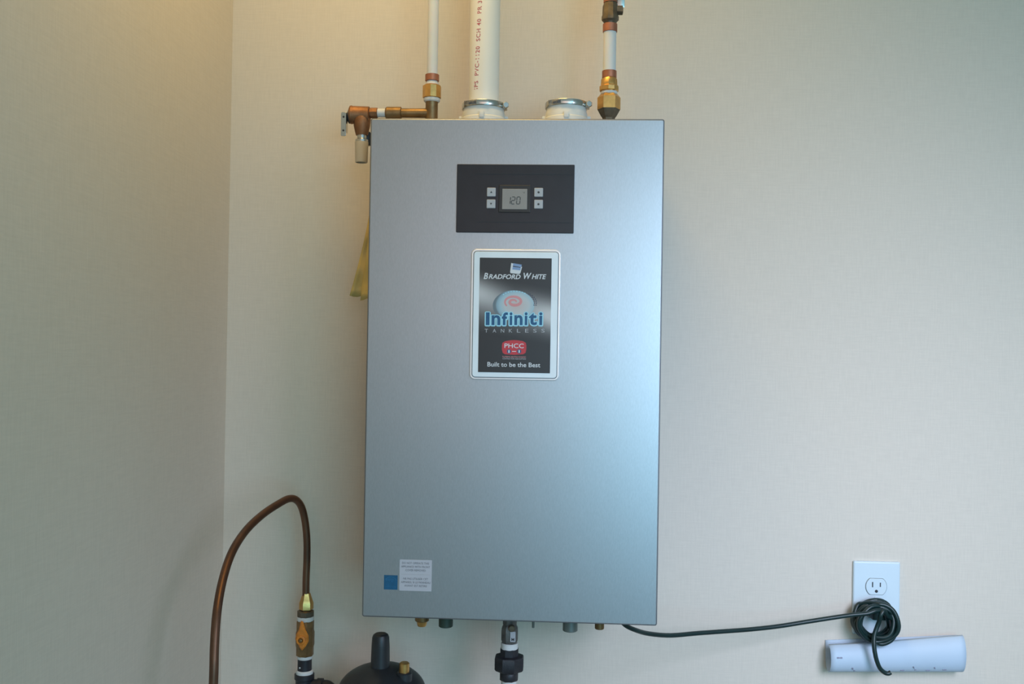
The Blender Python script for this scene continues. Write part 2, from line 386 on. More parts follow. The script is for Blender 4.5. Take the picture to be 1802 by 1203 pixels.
poly(gl, ell(904, 538, 36.5, 27), yl+.00005, M['globe'])
gl.build('globe', badge)
sw = MB()
def ribbon(mb, pts, wd, y, material):
    vs = []; n = len(pts)
    for i, p in enumerate(pts):
        q0 = pts[max(i-1, 0)]; q1 = pts[min(i+1, n-1)]; dx, dy = q1[0]-q0[0], q1[1]-q0[1]; L = math.hypot(dx, dy) or 1
        h_ = wd(i/(n-1))/2 if callable(wd) else wd/2
        for sg in (1, -1):
            X, Z = at(p[0]-dy/L*h_*sg, p[1]+dx/L*h_*sg); vs.append((X, y, Z))
    mb.add(vs, [(2*i, 2*i+1, 2*i+3, 2*i+2) for i in range(n-1)], material)
ribbon(sw, [(905+(3+14*i/70)*math.cos(math.radians(-20+8.6*i)), 531-(1.5+9.5*i/70)*math.sin(math.radians(-20+8.6*i))) for i in range(71)], lambda t: 1.8+3.2*math.sin(t*2.9), yl-.00002, M['pink_ink'])
sw.build('swirl', badge)
dt = MB()
for i in range(9):
    an = math.radians(58+9*i); X, Y = 907+32*math.cos(an)*1.0, 537-24.5*math.sin(an)
    poly(dt, ell(X, Y, 1.2, 1.0, 8), yl-.00004, M['cyan_ink'])
for rx in (35.5, 39):
    for i in range(7):
        an = math.radians(-10+9*i); poly(dt, ell(905+rx*math.cos(an), 535-22*math.sin(an)-2, 1.1, 1.1, 8), yl-.00004, M['dark_dot'])
dt.build('dots', badge)
t = MB(); X_, Z_ = at(906, 560.5)
word = (('I', 855.5, 862, 0), ('n', 865.5, 881, 1), ('f', 883.5, 894, 0), ('i', 897, 902, 0), ('n', 905.5, 920, 1), ('i', 923.5, 928.5, 0))
for w_, a_, b_, kind in (word[:6]+(('t', 931, 945, 2), ('i', 949, 954.5, 0))):
    top = (549.5, 554.5, 550.5)[kind]; X_ = at((a_+b_)/2, 560)[0]; Z_ = at((a_+b_)/2, (top+572)/2)[1]
    rf = text_mesh(w_, 0, 0.03)[2]
    for k_ in range(12): letters(t, w_, X_+2.1*K*math.cos(k_*math.pi/6), Z_+1.9*K*math.sin(k_*math.pi/6)-.4*K, (b_-a_)*K, (572-top)*K, yl-.0001-.000002*k_, M['cyan_ink'], offset=0.03, ref=rf)
    letters(t, w_, X_, Z_, (b_-a_)*K, (572-top)*K, yl-.0002, M['blue_ink'], offset=0.03, ref=rf)
tag(t.build('lettering', badge), 'dark blue lettering with pale outline')
t = MB()
for i, ch in enumerate('TANKLESS'):
    X_, Z_ = at(856.3+14.2*i, 581.8); letters(t, ch, X_, Z_, 6*K, 6.4*K, yl-.0001, M['grey_ink'])
tag(t.build('lettering', badge), 'widely spaced grey lettering')
e = MB()
poly(e, [(884.5, 603), (889, 600.3), (897, 598.8), (905, 598.2), (913, 598.8), (921, 600.3), (925.5, 603), (926.5, 608), (926.3, 615), (925, 620.5), (921, 623), (905, 624), (889, 623), (885, 620.5), (883.7, 615), (883.6, 608)], yl-.00002, M['red_ink'])
e = tag(e.build('emblem', badge), 'red rounded emblem')
t = MB(); X_, Z_ = at(905, 608.2)
letters(t, 'PHCC', X_, Z_, 34*K, 8*K, yl-.0001, M['white_ink'], offset=0.01)
for px in (896, 914):
    poly(t, ell(px, 618, 3.6, 3.8, 16), yl-.0001, M['blue_ink']); poly(t, [(px-1, 615.5), (px+1, 615.5), (px+1.2, 620.5), (px-1.2, 620.5)], yl-.0002, M['white_ink'])
poly(t, [(901.5, 617.4), (908.5, 617.4), (908.5, 618.6), (901.5, 618.6)], yl-.0001, M['white_ink'])
X_, Z_ = at(905, 627.6); letters(t, 'PLUMBING HEATING COOLING', X_, Z_, 41*K, 2.6*K, yl-.0001, M['pink_ink'])
X_, Z_ = at(905, 631); letters(t, 'CONTRACTORS ASSOCIATION', X_, Z_, 41*K, 2.6*K, yl-.0001, M['grey_ink'])
tag(t.build('lettering', badge), 'white lettering on the red emblem')
t = MB(); X_, Z_ = at(904.5, 641.3)
letters(t, 'Built to be the Best', X_, Z_, 93*K, 8*K, yl-.0001, M['white_ink'], offset=0.012)
tag(t.build('lettering', badge), 'white slogan lettering')

# stickers low on the panel
a, b, c, d = rect(702.5, 984.5, 760, 1039.5)
st = tag(MB().plate(a, b, c, d, YF+.0003, YF-.0003, 0.001, M['sticker'], 0.0001).build('warning_sticker', heater), 'white sticker with black warning text')
t = MB()
for s_, cy, wd in (('DO NOT OPERATE THIS', 990.5, 48), ('APPLIANCE WITH FRONT', 996.8, 51), ('COVER REMOVED', 1003, 36),
                   ('NE PAS UTILISER CET', 1018, 44), ('APPAREIL SI LE PANNEAU', 1024.2, 52), ('AVANT EST RETIRE', 1030.3, 40)):
    X_, Z_ = at(731.5, cy); letters(t, s_, X_, Z_, wd*K, 3.6*K, YF-.0005, M['sticker_ink'])
a2, b2, c2_, d2 = rect(706, 1010, 757, 1010.8); t.add([(a2, YF-.0005, c2_), (b2, YF-.0005, c2_), (b2, YF-.0005, d2), (a2, YF-.0005, d2)], [(0, 1, 2, 3)], M['grey_ink'])
t.build('lettering', st)
a, b, c, d = rect(675.5, 1011.5, 699.8, 1037)
st = tag(MB().plate(a, b, c, d, YF+.0003, YF-.0003, 0.0004, M['sticker_blue'], 0.0001).build('energy_sticker', heater), 'small square blue sticker')
t = MB(); X_, Z_ = at(686.5, 1020.5); letters(t, 'energy', X_, Z_, 15*K, 6*K, YF-.0005, M['sticker_blue_light'], shear=0.3)
ribbon_pts = [(687.5+10*math.cos(math.radians(an)), 1022-7.5*math.sin(math.radians(an))) for an in range(10, 161, 10)]
ribbon(t, ribbon_pts, 0.9, YF-.0005, M['sticker_blue_light'])
X_, Z_ = at(687.5, 1032); letters(t, 'ENERGY STAR', X_, Z_, 19*K, 3*K, YF-.0005, M['sticker_blue_light'])
t.build('lettering', st)

# vent collars on top, each with a band clamp
YP = -0.14
def collar(cpx, rpx, clamp_py, bot_py):
    s_ = 1/S(YP); r = rpx*s_
    c_ = V(cpx, clamp_py, YP, r); zb = z1-.004; zt = c_.z+.0045
    zc = V(cpx, bot_py, YP, r).z
    col = MB(); col.lathe((c_.x, YP, 0), (0, 0, 1), [(zb, r*1.16), (zc-.012, r*1.16), (zc, r*1.10), (zc+.002, r*1.03), (zc+.010, r*1.02), (zc+.012, r*.985), (zt-.002, r*.975), (zt+.001, r*.95), (zt+.001, r*.80), (zt-.02, r*.80)], M['collar'], 48)
    for k in range(4):                      # locating tabs around the base
        an = math.radians(-90+90*k)
        col.box((c_.x+math.cos(an)*r*1.06, YP+math.sin(an)*r*1.06, zc+.001), (.004, .004, .005), M['collar'], .0015)
    col = tag(col.build('vent_collar', heater), 'white vent collar')
    cl = MB(); cl.lathe((c_.x, YP, 0), (0, 0, 1), [(c_.z-.0045, r*.97), (c_.z-.0045, r*1.03), (c_.z-.0035, r*1.045), (c_.z+.0035, r*1.045), (c_.z+.0045, r*1.03), (c_.z+.0045, r*.97)], M['steel'], 48, cap0=False, cap1=False)
    cl.box((c_.x+.001, YP-r*1.06, c_.z), (.010, .0014, .0036), M['steel'], .0008)
    for k in range(9): cl.box((c_.x-r*.30-.0022*k, YP-r*1.05+.0007*k, c_.z), (.0005, .0006, .0028), M['rim'], rot=Matrix.Rotation(-.03*k, 3, 'Z'))
    cl.lathe((c_.x+r*1.02, YP-.012, c_.z-.0005), (0.35, -1, 0), [(-.012, .0042), (.002, .0042), (.002, .0056), (.007, .0056), (.008, .0045)], M['steel'], 6)
    cl.box((c_.x+r*1.02, YP-.006, c_.z), (.0035, .009, .0048), M['steel'], .001)
    cl.build('hose_clamp', col)
    return c_, r
vc, vr = collar(851.5, 37, 179.5, 203)
collar(997, 36, 178, 203)
# ports under the casing
def port(cpx, prof_px, materials, y=-0.20, n=24, name='port', lab=None):
    mb = MB(); s_ = 1/S(y)
    for (py0, py1, r0, r1), m_, nn in zip(prof_px, materials, (n if isinstance(n, (list, tuple)) else [n]*len(prof_px))):
        za = z0+.004 if py0 is None else V(cpx, py0, y).z; zb = V(cpx, py1, y).z
        xx = V(cpx, 1095, y).x
        mb.lathe((xx, y, za), (0, 0, -1), [(0, r0*s_), (za-zb-.001, r1*s_), (za-zb, r1*s_*.9)], m_, nn)
    o = mb.build(name, heater)
    if lab: tag(o, lab)
    return o
port(742.5, [(None, 1092, 12.5, 12.5), (1092, 1101, 9.5, 8)], [M['brass_old'], M['brass']], lab='small brass port with grey flange')
port(784.5, [(None, 1102, 13, 12.5)], [M['port_green']], lab='dark green capped port')
port(938.5, [(None, 1104, 2.6, 2.3)], [M['port_grey']], lab='thin grey stub')
port(1003.5, [(None, 1109.5, 13, 13)], [M['port_grey']], n=24, lab='wide dull grey port')
port(1055, [(None, 1106, 8.5, 8.2)], [M['brass_old']], lab='narrow tan port')

# ------------------------------------------------------------------ gas valve and union below the heater
yg = -0.17; sg = 1/S(yg)
gx = V(896.5, 1140, yg).x
def zg(py, y=yg, px=896.5): return P(px, py, y).z
gas = thing('gas_connector', 'grey ball valve with black pipe union hanging below the heater', 'gas fitting', (gx, yg, 0.66))
def lath(root, name, cx, y, segs, material, n=28, ph=0, px=None, lab=None):
    """segs: (py, radius in px)"""
    s_ = 1/S(y); mb = MB(); zs = [(P(px, py, y).z, r*s_) for py, r in segs]
    mb.lathe((cx, y, 0), (0, 0, 1), zs, material, n, ph)
    o = mb.build(name, root)
    if lab: tag(o, lab)
    return o
g1 = MB(); s_ = sg
g1.lathe((gx, yg, 0), (0, 0, 1), [(z0+.004, 13*s_), (zg(1096), 13*s_), (zg(1098), 12*s_), (zg(1104), 15*s_), (zg(1110), 15.5*s_), (zg(1124), 15.5*s_), (zg(1128), 14*s_), (zg(1131), 13*s_)], M['gunmetal'], 8, math.pi/8)
g1.lathe((gx+.004, yg-.012, zg(1100)), (0, -1, 0), [(0, .005), (.006, .005), (.007, .004)], M['valve_dark'], 12)
tag(g1.build('valve_body', gas), 'grey cast valve body')
tg = MB(); tg.plate(gx+.0015, gx+.0098, zg(1124), zg(1106), yg-.0130, yg-.0150, .0012, M['sticker'], .0004)
letters(tg, 'M', gx+.0058, zg(1119.5), .0045, .0045, yg-.0152, M['symbol'], offset=.03)
tag(tg.build('valve_tag', gas), 'white tag with dark mark')
lath(gas, 'seal_tape', gx, yg, [(1130, 14), (1131, 15), (1140, 15), (1142, 13.5)], M['tape'], px=896.5, lab='white thread tape')
lath(gas, 'union_collar', gx, yg, [(1139, 14), (1140.5, 17), (1158, 17), (1160, 15)], M['black_pipe'], n=8, ph=math.pi/8, px=896.5)
lath(gas, 'union_nut', gx, yg, [(1152, 18), (1153.5, 25.5), (1156, 27), (1175, 27), (1178, 25), (1180, 20)], M['black_pipe'], n=8, ph=math.pi/8, px=896.5)
lath(gas, 'union_tail', gx, yg, [(1176, 17), (1194, 17), (1196, 15)], M['black_pipe'], n=8, ph=math.pi/8, px=896.5)
lath(gas, 'seal_tape', gx, yg, [(1194.5, 13.8), (1202, 13.8)], M['tape'], px=896.5, lab='white thread tape')
mb = MB(); zl = 0.66
mb.lathe((gx, yg, 0), (0, 0, 1), [(zg(1196), 12*s_), (zl, 12*s_)], M['black_pipe'])
mb.build('pipe', gas)

# ------------------------------------------------------------------ gas regulator (black, dome top) on its manifold
yr = -0.15; sr = 1/S(yr)
rx = P(672, 1200, yr).x
def zr(py, r=0): return P(672, py, yr-r*sr).z
ztop = P(672, 1170, yr-.005).z
reg = thing('gas_regulator', 'black domed gas regulator with upright vent stack at the bottom edge', 'gas regulator', (rx, yr, ztop-.17))
rb = MB()
dome = [(ztop-.044*(1-math.cos(math.radians(a_))), .070*math.sin(math.radians(a_))) for a_ in range(90, 4, -6)]
rb.lathe((rx, yr, 0), (0, 0, 1), [(ztop-.13, .022), (ztop-.12, .034), (ztop-.095, .040), (ztop-.08, .050), (ztop-.062, .066), (ztop-.058, .076), (ztop-.047, .076), (ztop-.044, .071)]+dome+[(ztop, .001)], M['black_plastic'], 48)
for k in range(8):
    an = math.radians(22.5+45*k)
    rb.lathe((rx+.0725*math.cos(an), yr+.0725*math.sin(an), ztop-.048), (0, 0, 1), [(0, .0042), (.005, .0042), (.006, .003)], M['black_pipe'], 6)
rb.build('body', reg)
sx_ = P(669.5, 1150, yr-.005).x
zt_ = P(669.5, 1114, yr-.005).z
sk = MB(); sk.lathe((sx_, yr-.005, 0), (0, 0, 1), [(ztop-.015, 17.2*sr), (zt_-.020, 16*sr), (zt_-.006, 15*sr), (zt_-.002, 13.2*sr), (zt_, 10*sr)], M['black_plastic'], 32)
sk.build('vent_stack', reg)
px_ = P(711.5, 1172, yr-.02)
bp_ = MB(); bp_.lathe((px_.x, yr-.02, 0), (0, 0, 1), [(px_.z-.012, .0080), (px_.z+.005, .0080), (px_.z+.0065, .0060)], M['brass'], 24)
MB().lathe((px_.x, yr-.02, 0), (0, 0, 1), [(px_.z-.025, .0125), (px_.z-.010, .0125), (px_.z-.0085, .0105)], M['black_plastic'], 24).build('plug_boss', reg)
bp_ = tag(bp_.build('vent_plug', reg), 'small brass plug')
MB().lathe((rx, yr, 0), (0, 0, 1), [(ztop-.128, .012), (ztop-.14, .016), (ztop-.17, .016)], M['black_pipe'], 8).build('outlet', reg)

# black gas manifold: tee, nipple and branch running to the regulator
yv = -0.07; sv = 1/S(yv)
vx = P(537, 1120, yv).x
def zv(py, r=0): return P(537, py, yv-r*sv).z
tee = thing('pipe_tee', 'black iron tee with branch at the left of the bottom edge', 'pipe fitting', (vx, yv, P(537, 1206, yv).z-.118))
tb = MB(); zarm = zv(1206)
tb.lathe((vx, yv, 0), (0, 0, 1), [(zv(1183), 12*sv), (zv(1185), 17.5*sv), (zv(1193), 17.5*sv), (zv(1195), 15.5*sv), (zarm-.02, 15.5*sv), (zarm-.021, 17*sv), (zarm-.032, 17*sv)], M['black_pipe'], 28)
tb.lathe((vx, yv, zarm), (1, 0, 0), [(0, 12*sv), (.022, 12*sv), (.022, 14*sv), (.031, 14*sv), (.032, 11*sv)], M['black_pipe'], 28)
tb.build('tee_body', tee)
nb = MB(); nb.tube(spline([(vx+.025, yv, zarm), (vx+.040, yv, zarm), (vx+.050, yv-.01, zarm-.008), (vx+.056, yv-.03, zarm-.03), (vx+.060, yv-.05, zarm-.055), (rx-.030, yr, ztop-.105)], 5), .0098, M['black_pipe'], 16)
nb.build('branch_pipe', tee)
MB().lathe((vx, yv, 0), (0, 0, 1), [(zarm-.03, 12*sv), (zarm-.10, 12*sv), (zarm-.10, 15*sv), (zarm-.118, 15*sv)], M['black_pipe'], 20).build('drip_leg', tee)
# stop cock above the tee
cock = thing('gas_cock', 'brass gas shutoff valve with an orange lever, wrapped in white tape', 'valve', (vx, yv, zv(1183)))
lath(cock, 'nipple', vx, yv, [(1186, 12.5), (1156, 12.5)], M['black_pipe'], px=537, lab='black iron nipple')
MB().lathe((P(531, 1171, yv).x, yv-12.3*sv, zv(1171)), (0, -1, 0), [(0, .0014), (.0006, .0012)], M['tape'], 10).build('paint_dot', cock)
lath(cock, 'seal_tape', vx, yv, [(1187, 13.5), (1185, 15), (1180, 15), (1178, 13)], M['tape'], px=537, lab='white thread tape')
lath(cock, 'seal_tape', vx, yv, [(1158, 13), (1156.5, 13.6), (1152, 13.6)], M['tape'], px=537, lab='white thread tape')
lath(cock, 'valve_body', vx, yv, [(1153, 13.5), (1152, 15.3), (1138, 15.3), (1134, 16.5), (1112, 16.5), (1108, 15.3), (1092, 15.3), (1090, 14)], M['brass_old'], n=8, ph=math.pi/8, px=537)
lath(cock, 'seal_tape', vx, yv, [(1092, 13.5), (1090, 14.8), (1085, 14.8), (1083, 13)], M['tape'], px=537, lab='white thread tape')
lath(cock, 'bushing', vx, yv, [(1085, 12), (1083, 15), (1074.5, 15), (1073, 12)], M['valve_dark'], n=10, px=537, lab='dark hexagonal bushing')
hb = MB(); yh = yv-16.5*sv
def hp(px, py, y): q = P(px, py, y); return (q.x, y, q.z)
out = [(531, 1092), (534, 1094), (538, 1108), (543, 1118), (543.5, 1127), (538, 1137), (532, 1144), (529.5, 1143), (523, 1131), (519.5, 1124), (521, 1116), (526, 1107), (529, 1094)]
hb.loft([[hp(u, v, yh) for u, v in out], [hp(u, v, yh-.005) for u, v in out], [hp(531+(u-531)*.8, 1120+(v-1120)*.88, yh-.007) for u, v in out]], M['handle'])
hc = P(531.5, 1124, yh)
hb.lathe((hc.x, yh-.006, hc.z), (0, -1, 0), [(0, .0075), (.0025, .0075), (.003, .0065), (.003, .0045), (.001, .004)], M['handle'], 20)
hb.lathe((hc.x, yh-.007, hc.z), (0, -1, 0), [(0, .003), (.004, .003), (.0045, .002)], M['brass_old'], 6)
hb.lathe((hc.x, yh+.01, hc.z), (0, -1, 0), [(0, .006), (.012, .006)], M['brass_old'], 16)
tag(hb.build('lever', cock), 'orange diamond-shaped lever')

# ------------------------------------------------------------------ copper gas tube
cop = thing('copper_tube', 'bent brown copper tube arching down to a brass flare nut', 'pipe', P(376, 1203, -0.42)*1.0)
pts = [(538.3, 1052, -.070), (538.6, 1020, -.070), (540, 985, -.070), (540, 950, -.072), (537, 918, -.076), (531, 893, -.084), (521.5, 879.5, -.098),
       (509, 877, -.115), (492, 885, -.14), (462, 905, -.185), (432, 934, -.24), (408, 972, -.30), (392, 1020, -.35), (382, 1075, -.39), (377.5, 1135, -.41), (375.5, 1203, -.42)]
W = [P(*p) for p in pts]
e = W[-1]; W += [Vector((e.x-.004, -.42, e.z-.12)), Vector((e.x-.006, -.42, .5)), Vector((e.x-.006, -.42, .10)), Vector((e.x-.006, -.42, .002))]
MB().tube(spline(W, 8), .0060, M['copper_tube'], 18).build('tube', cop)
fn = MB(); s_ = sv; q = lambda py: P(538, py, yv).z
fn.lathe((vx+.001, yv, 0), (0, 0, 1), [(q(1073.6), 9*s_), (q(1072.4), 9.5*s_), (q(1071), 12.5*s_), (q(1060), 12.5*s_), (q(1055), 10.5*s_), (q(1043), 6.6*s_)], M['brass'], 6, .3)
tag(fn.build('flare_nut', cop), 'brass hexagonal flare nut')

# ------------------------------------------------------------------ left water line: tube, elbow, relief valve
ya = YP; sa = 1/S(ya)
def vz(px, py, r=0): return P(px, py, ya-r*sa).z
lx = P(760, 170, ya).x
t = MB().lathe((lx, ya, 0), (0, 0, 1), [(vz(760, 140), 9.6*sa), (H, 9.6*sa)], M['pex'], 28)
pexl = thing('water_tube', 'milky white plastic water tube rising above the brass elbow', 'pipe', (lx, ya, vz(760, 143)))
t.build('tube', pexl)
MB().lathe((lx, ya, 0), (0, 0, 1), [(vz(760, 143), 10*sa), (vz(760, 142.5), 12.4*sa), (vz(760, 132), 12.4*sa), (vz(760, 131), 10*sa)], M['copper'], 28).build('crimp_ring', pexl)
elb = thing('brass_elbow', 'brass elbow with side arm on the heater top, left of the white vent pipe', 'pipe fitting', (lx, ya, z1-.004))
MB().lathe((lx, ya, 0), (0, 0, 1), [(vz(760, 151), 9.5*sa), (vz(760, 150), 11.2*sa), (vz(760, 146), 11.2*sa), (vz(760, 142.5), 9*sa)], M['tape'], 24).build('insert_neck', elb)
MB().lathe((lx, ya, 0), (0, 0, 1), [(vz(760, 174), 14*sa), (vz(760, 172.5), 16.5*sa), (vz(760, 152), 16.5*sa), (vz(760, 150), 14*sa)], M['brass'], 10, .3).build('hex_nut', elb)
MB().lathe((lx, ya, 0), (0, 0, 1), [(vz(760, 180), 12.5*sa), (vz(760, 178), 14.5*sa), (vz(760, 174), 14.8*sa), (vz(760, 172), 13*sa)], M['tape'], 28).build('seal_tape', elb)
zc = vz(735, 199); b_ = MB()
b_.lathe((lx, ya, 0), (0, 0, 1), [(z1-.004, 11*sa), (zc-.010, 11*sa), (vz(760, 181), 11*sa), (vz(760, 178), 12.3*sa)], M['brass_old'], 28)
ax_ = P(707, 199, ya).x; bx_ = P(679, 199, ya).x
b_.lathe((lx, ya, zc), (-1, 0, 0), [(0, 8.5*sa), (lx-ax_, 8.2*sa), (lx-ax_+.001, 11*sa), (lx-bx_-.002, 11*sa), (lx-bx_, 9.5*sa)], M['brass_old'], 28)
tag(b_.build('elbow_body', elb), 'dull brass body')
dx_ = P(650, 199, ya).x
rv = thing('relief_valve', 'bronze pressure relief valve with silver test lever beside the heater top', 'valve', (P(633, 215, ya).x, ya, P(633, 285, ya).z))
MB().lathe((bx_+.003, ya, zc), (-1, 0, 0), [(0, 7.6*sa), (bx_+.003-P(664, 199, ya).x, 7.6*sa)], M['tape'], 24).build('seal_tape', rv)
r_ = MB()
r_.lathe((P(665, 199, ya).x, ya, zc), (-1, 0, 0), [(0, 8*sa), (.001, 9.6*sa), (13*sa, 9.6*sa), (13.5*sa, 8.5*sa), (16*sa, 8.5*sa)], M['bronze'], 8)
bx2 = P(633, 215, ya).x
r_.lathe((P(651, 199, ya).x, ya, vz(633, 202)), (-1, 0, 0), [(0, 10*sa), (1*sa, 14.5*sa), (30*sa, 15.5*sa), (32.5*sa, 16.5*sa), (35*sa, 16*sa), (36.5*sa, 13*sa)], M['bronze'], 28)
r_.lathe((P(637, 215, ya).x, ya, 0), (0, 0, 1), [(vz(637, 238), 10.5*sa), (vz(637, 233), 12*sa), (vz(637, 222), 14.5*sa), (vz(637, 210), 15.5*sa), (vz(637, 200), 12*sa)], M['bronze'], 28)
r_.build('valve_body', rv)
ox = P(636.5, 250, ya).x
MB().lathe((ox, ya, 0), (0, 0, 1), [(vz(636, 253), 11.5*sa), (vz(636, 246), 11.5*sa), (vz(636, 244), 8.5*sa), (vz(636, 234), 8.5*sa)], M['steel'], 28).build('outlet_nut', rv)
d_ = MB(); d_.lathe((ox, ya, 0), (0, 0, 1), [(vz(637, 250), 12*sa), (vz(637, 284), 11*sa), (vz(637, 286), 10.5*sa), (vz(637, 286), 8.5*sa), (vz(637, 262), 8.5*sa)], M['beige'], 28)
tag(d_.build('drain_stub', rv), 'beige plastic drain stub')
MB().lathe((P(646, 242, ya+.012).x, ya+.012, vz(646, 253)), (0, 0, 1), [(0, 6.5*sa), (.020, 6.5*sa), (.022, 5*sa)], M['black_plastic'], 16).build('spring_cap', rv)
lv = MB(); c0 = P(604.5, 218, ya-.012)
lv.plate(c0.x-4.6*sa, c0.x+4.6*sa, c0.z-21.5*sa, c0.z+21*sa, ya-.0112, ya-.0125, .0022, M['steel'], .0004)
for dz in (12.5, -11.5): lv.lathe((c0.x, ya-.0124, c0.z+dz*sa), (0, -1, 0), [(0, .0017), (.0004, .0016)], M['slot'], 14)
lv.box((c0.x+3.8*sa, ya-.006, c0.z+2*sa), (.0005, .0068, .014), M['steel'])
tag(lv.build('test_lever', rv), 'flat silver lever with two holes')
MB().lathe((P(617, 205, ya).x, ya, vz(612, 205)), (-1, 0, 0), [(0, 12.5*sa), (3*sa, 12.5*sa), (5*sa, 8*sa), (10*sa, 5*sa), (11*sa, 3*sa)], M['black_plastic'], 24).build('bonnet', rv)

# ------------------------------------------------------------------ white vent pipe with red print
pr = 26.5/S(YP)
vp = thing('vent_pipe', 'white plastic vent pipe with red printing rising from the left collar', 'pipe', (vc.x, YP, vc.z-.004))
MB().lathe((vc.x, YP, 0), (0, 0, 1), [(vc.z-.012, pr), (H, pr)], M['pvc'], 48).build('pipe', vp)
vs, fs, bb = text_mesh('IPS  PVC-1120  SCH 40  PR 330  ASTM D1785  NSF-PW', 0, .01, 1.15)
ink = MB(); s_ = .0072/(bb[3]-bb[2]); zst = vz(836, 163)
nv = []
for v in vs:
    u = (v.x-bb[0])*s_*1.0; h_ = (v.y-(bb[2]+bb[3])/2)*s_
    an = -math.pi/2 - 0.48 + u*1.4 - h_/pr          # reads upwards, drifts slowly round the pipe
    an = min(an, -math.pi/2-0.08)
    an -= 0
    nv.append((vc.x+math.cos(an)*(pr+.0002), YP+math.sin(an)*(pr+.0002), zst+u))
ink.add(nv, fs, M['pvc_ink'])
ik = ink.build('printed_text', vp); tag(ik, 'red upright printing')

# ------------------------------------------------------------------ right water line
qx = P(1072, 150, ya).x
pexr = thing('water_tube', 'short milky white plastic tube between copper rings at top right of the heater', 'pipe', (qx, ya, vz(1072, 137)))
MB().lathe((qx, ya, 0), (0, 0, 1), [(vz(1072, 134), 11.3*sa), (vz(1072, 48), 11.3*sa)], M['pex'], 28).build('tube', pexr)
for a_, b2 in ((138, 125), (57, 42.5)):
    MB().lathe((qx, ya, 0), (0, 0, 1), [(vz(1072, a_), 11*sa), (vz(1072, a_-.5), 12.8*sa), (vz(1072, b2+.5), 12.8*sa), (vz(1072, b2), 11*sa)], M['copper'], 28).build('crimp_ring', pexr)
ad = thing('brass_adapter', 'bright brass hexagonal adapter on the heater top beside the right edge', 'pipe fitting', (qx, ya, z1-.004))
MB().lathe((qx, ya, 0), (0, 0, 1), [(vz(1072, 162), 15*sa), (vz(1072, 160), 17.3*sa), (vz(1072, 153), 17.3*sa), (vz(1072, 151), 15*sa), (vz(1072, 141), 14.5*sa), (vz(1072, 136), 11.5*sa)], M['brass'], 10, .2).build('hex_nut', ad)
MB().lathe((qx, ya, 0), (0, 0, 1), [(vz(1072, 167), 13*sa), (vz(1072, 165), 14.6*sa), (vz(1072, 161), 14.6*sa)], M['tape'], 28).build('seal_tape', ad)
MB().lathe((qx, ya, 0), (0, 0, 1), [(vz(1072, 193), 20.2*sa), (vz(1072, 172), 20.2*sa), (vz(1072, 166), 15*sa)], M['brass'], 6, 0, cap0=False).build('hex_body', ad)
MB().lathe((qx, ya, 0), (0, 0, 1), [(z1-.004, 11*sa), (vz(1072, 208), 11*sa), (vz(1072, 204), 14*sa), (vz(1072, 192.8), 20.0*sa)], M['valve_dark'], 6).build('dark_base', ad)
# shutoff valve at the top edge
sh = thing('shutoff_valve', 'dark bronze shutoff valve at the top edge above the short tube', 'valve', (qx, ya, vz(1072, 44)))
s1 = MB()
s1.lathe((qx, ya, 0), (0, 0, 1), [(vz(1072, 46), 9*sa), (vz(1072, 41), 11*sa), (vz(1072, 38.5), 12*sa), (vz(1072, 36), 15*sa), (vz(1072, 30), 15.2*sa), (vz(1072, 27), 14*sa), (vz(1072, 12), 13.5*sa), (vz(1072, 6), 11.5*sa), (vz(1072, 2), 11*sa), (vz(1072, -6), 12*sa), (vz(1072, -20), 15*sa), (vz(1072, -24), 12*sa)], M['valve_dark'], 10)
s1.build('valve_body', sh)
MB().lathe((qx, ya, 0), (0, 0, 1), [(vz(1072, 6), 10*sa), (vz(1072, 5), 12.2*sa), (vz(1072, -7), 12.2*sa)], M['copper'], 24).build('copper_band', sh)
s2 = MB(); kx = P(1091.5, 18, ya)
s2.lathe((qx+.006, ya, kx.z), (1, 0, 0), [(0, .0055), (kx.x-qx-.008, .0055), (kx.x-qx-.006, .004)], M['valve_dark'], 16)
s2.lathe((kx.x-.0055, ya, kx.z), (1, 0, 0), [(0, .0078), (.009, .0078), (.010, .005)], M['valve_dark'], 6)
s2.build('valve_stem', sh)
s3 = MB(); s3.box((kx.x+.001, ya, kx.z+.042), (.0058, .0012, .038), M['steel'], .0008)
tag(s3.build('lever', sh), 'pale metal lever')
up = thing('water_tube', 'milky white plastic tube above the dark shutoff valve', 'pipe', (qx, ya, vz(1072, -24)))
MB().lathe((qx, ya, 0), (0, 0, 1), [(vz(1072, -22), 11.3*sa), (H, 11.3*sa)], M['pex'], 24).build('tube', up)

# ------------------------------------------------------------------ yellow bag hanging at the side
yb = -0.12
def sheet(rows, ydep, nx=10, amp=.004, ph=0):
    vs = []; fs = []; R_ = len(rows)
    for i, (l, r, py) in enumerate(rows):
        for j in range(nx+1):
            u = j/nx; yy = ydep + amp*math.sin(u*7+ph)*i/R_ + amp*.5*math.sin(i*1.1+ph)
            p = P(l+(r-l)*u, py+(2.5*math.sin(u*9+ph) if i == R_-1 else 0), yy); vs.append(p)
    for i in range(R_-1):
        for j in range(nx): a = i*(nx+1)+j; fs.append((a, a+1, a+nx+2, a+nx+1))
    return vs, fs
yy = MB()
rows = [(652-34*k/14, 676+6*k/14, 366+156*k/14) for k in range(15)]
rows = [(651-(36 if True else 0)*(k/14)**1.25, 682, 366+(154)*k/14) for k in range(15)]
yy.add(*sheet(rows, yb, amp=.005), M['yellow'])
rows = [(653-19*(k/14)**1.1, 683, 372+154*k/14) for k in range(15)]
yy.add(*sheet(rows, yb-.008, amp=.004, ph=1.5), M['yellow'])
yo = yy.build('plastic_bag')
so = yo.modifiers.new('thick', 'SOLIDIFY'); so.thickness = .0006
tag(yo, 'yellow plastic sleeve peeking out from behind the left side of the heater', 'bag')

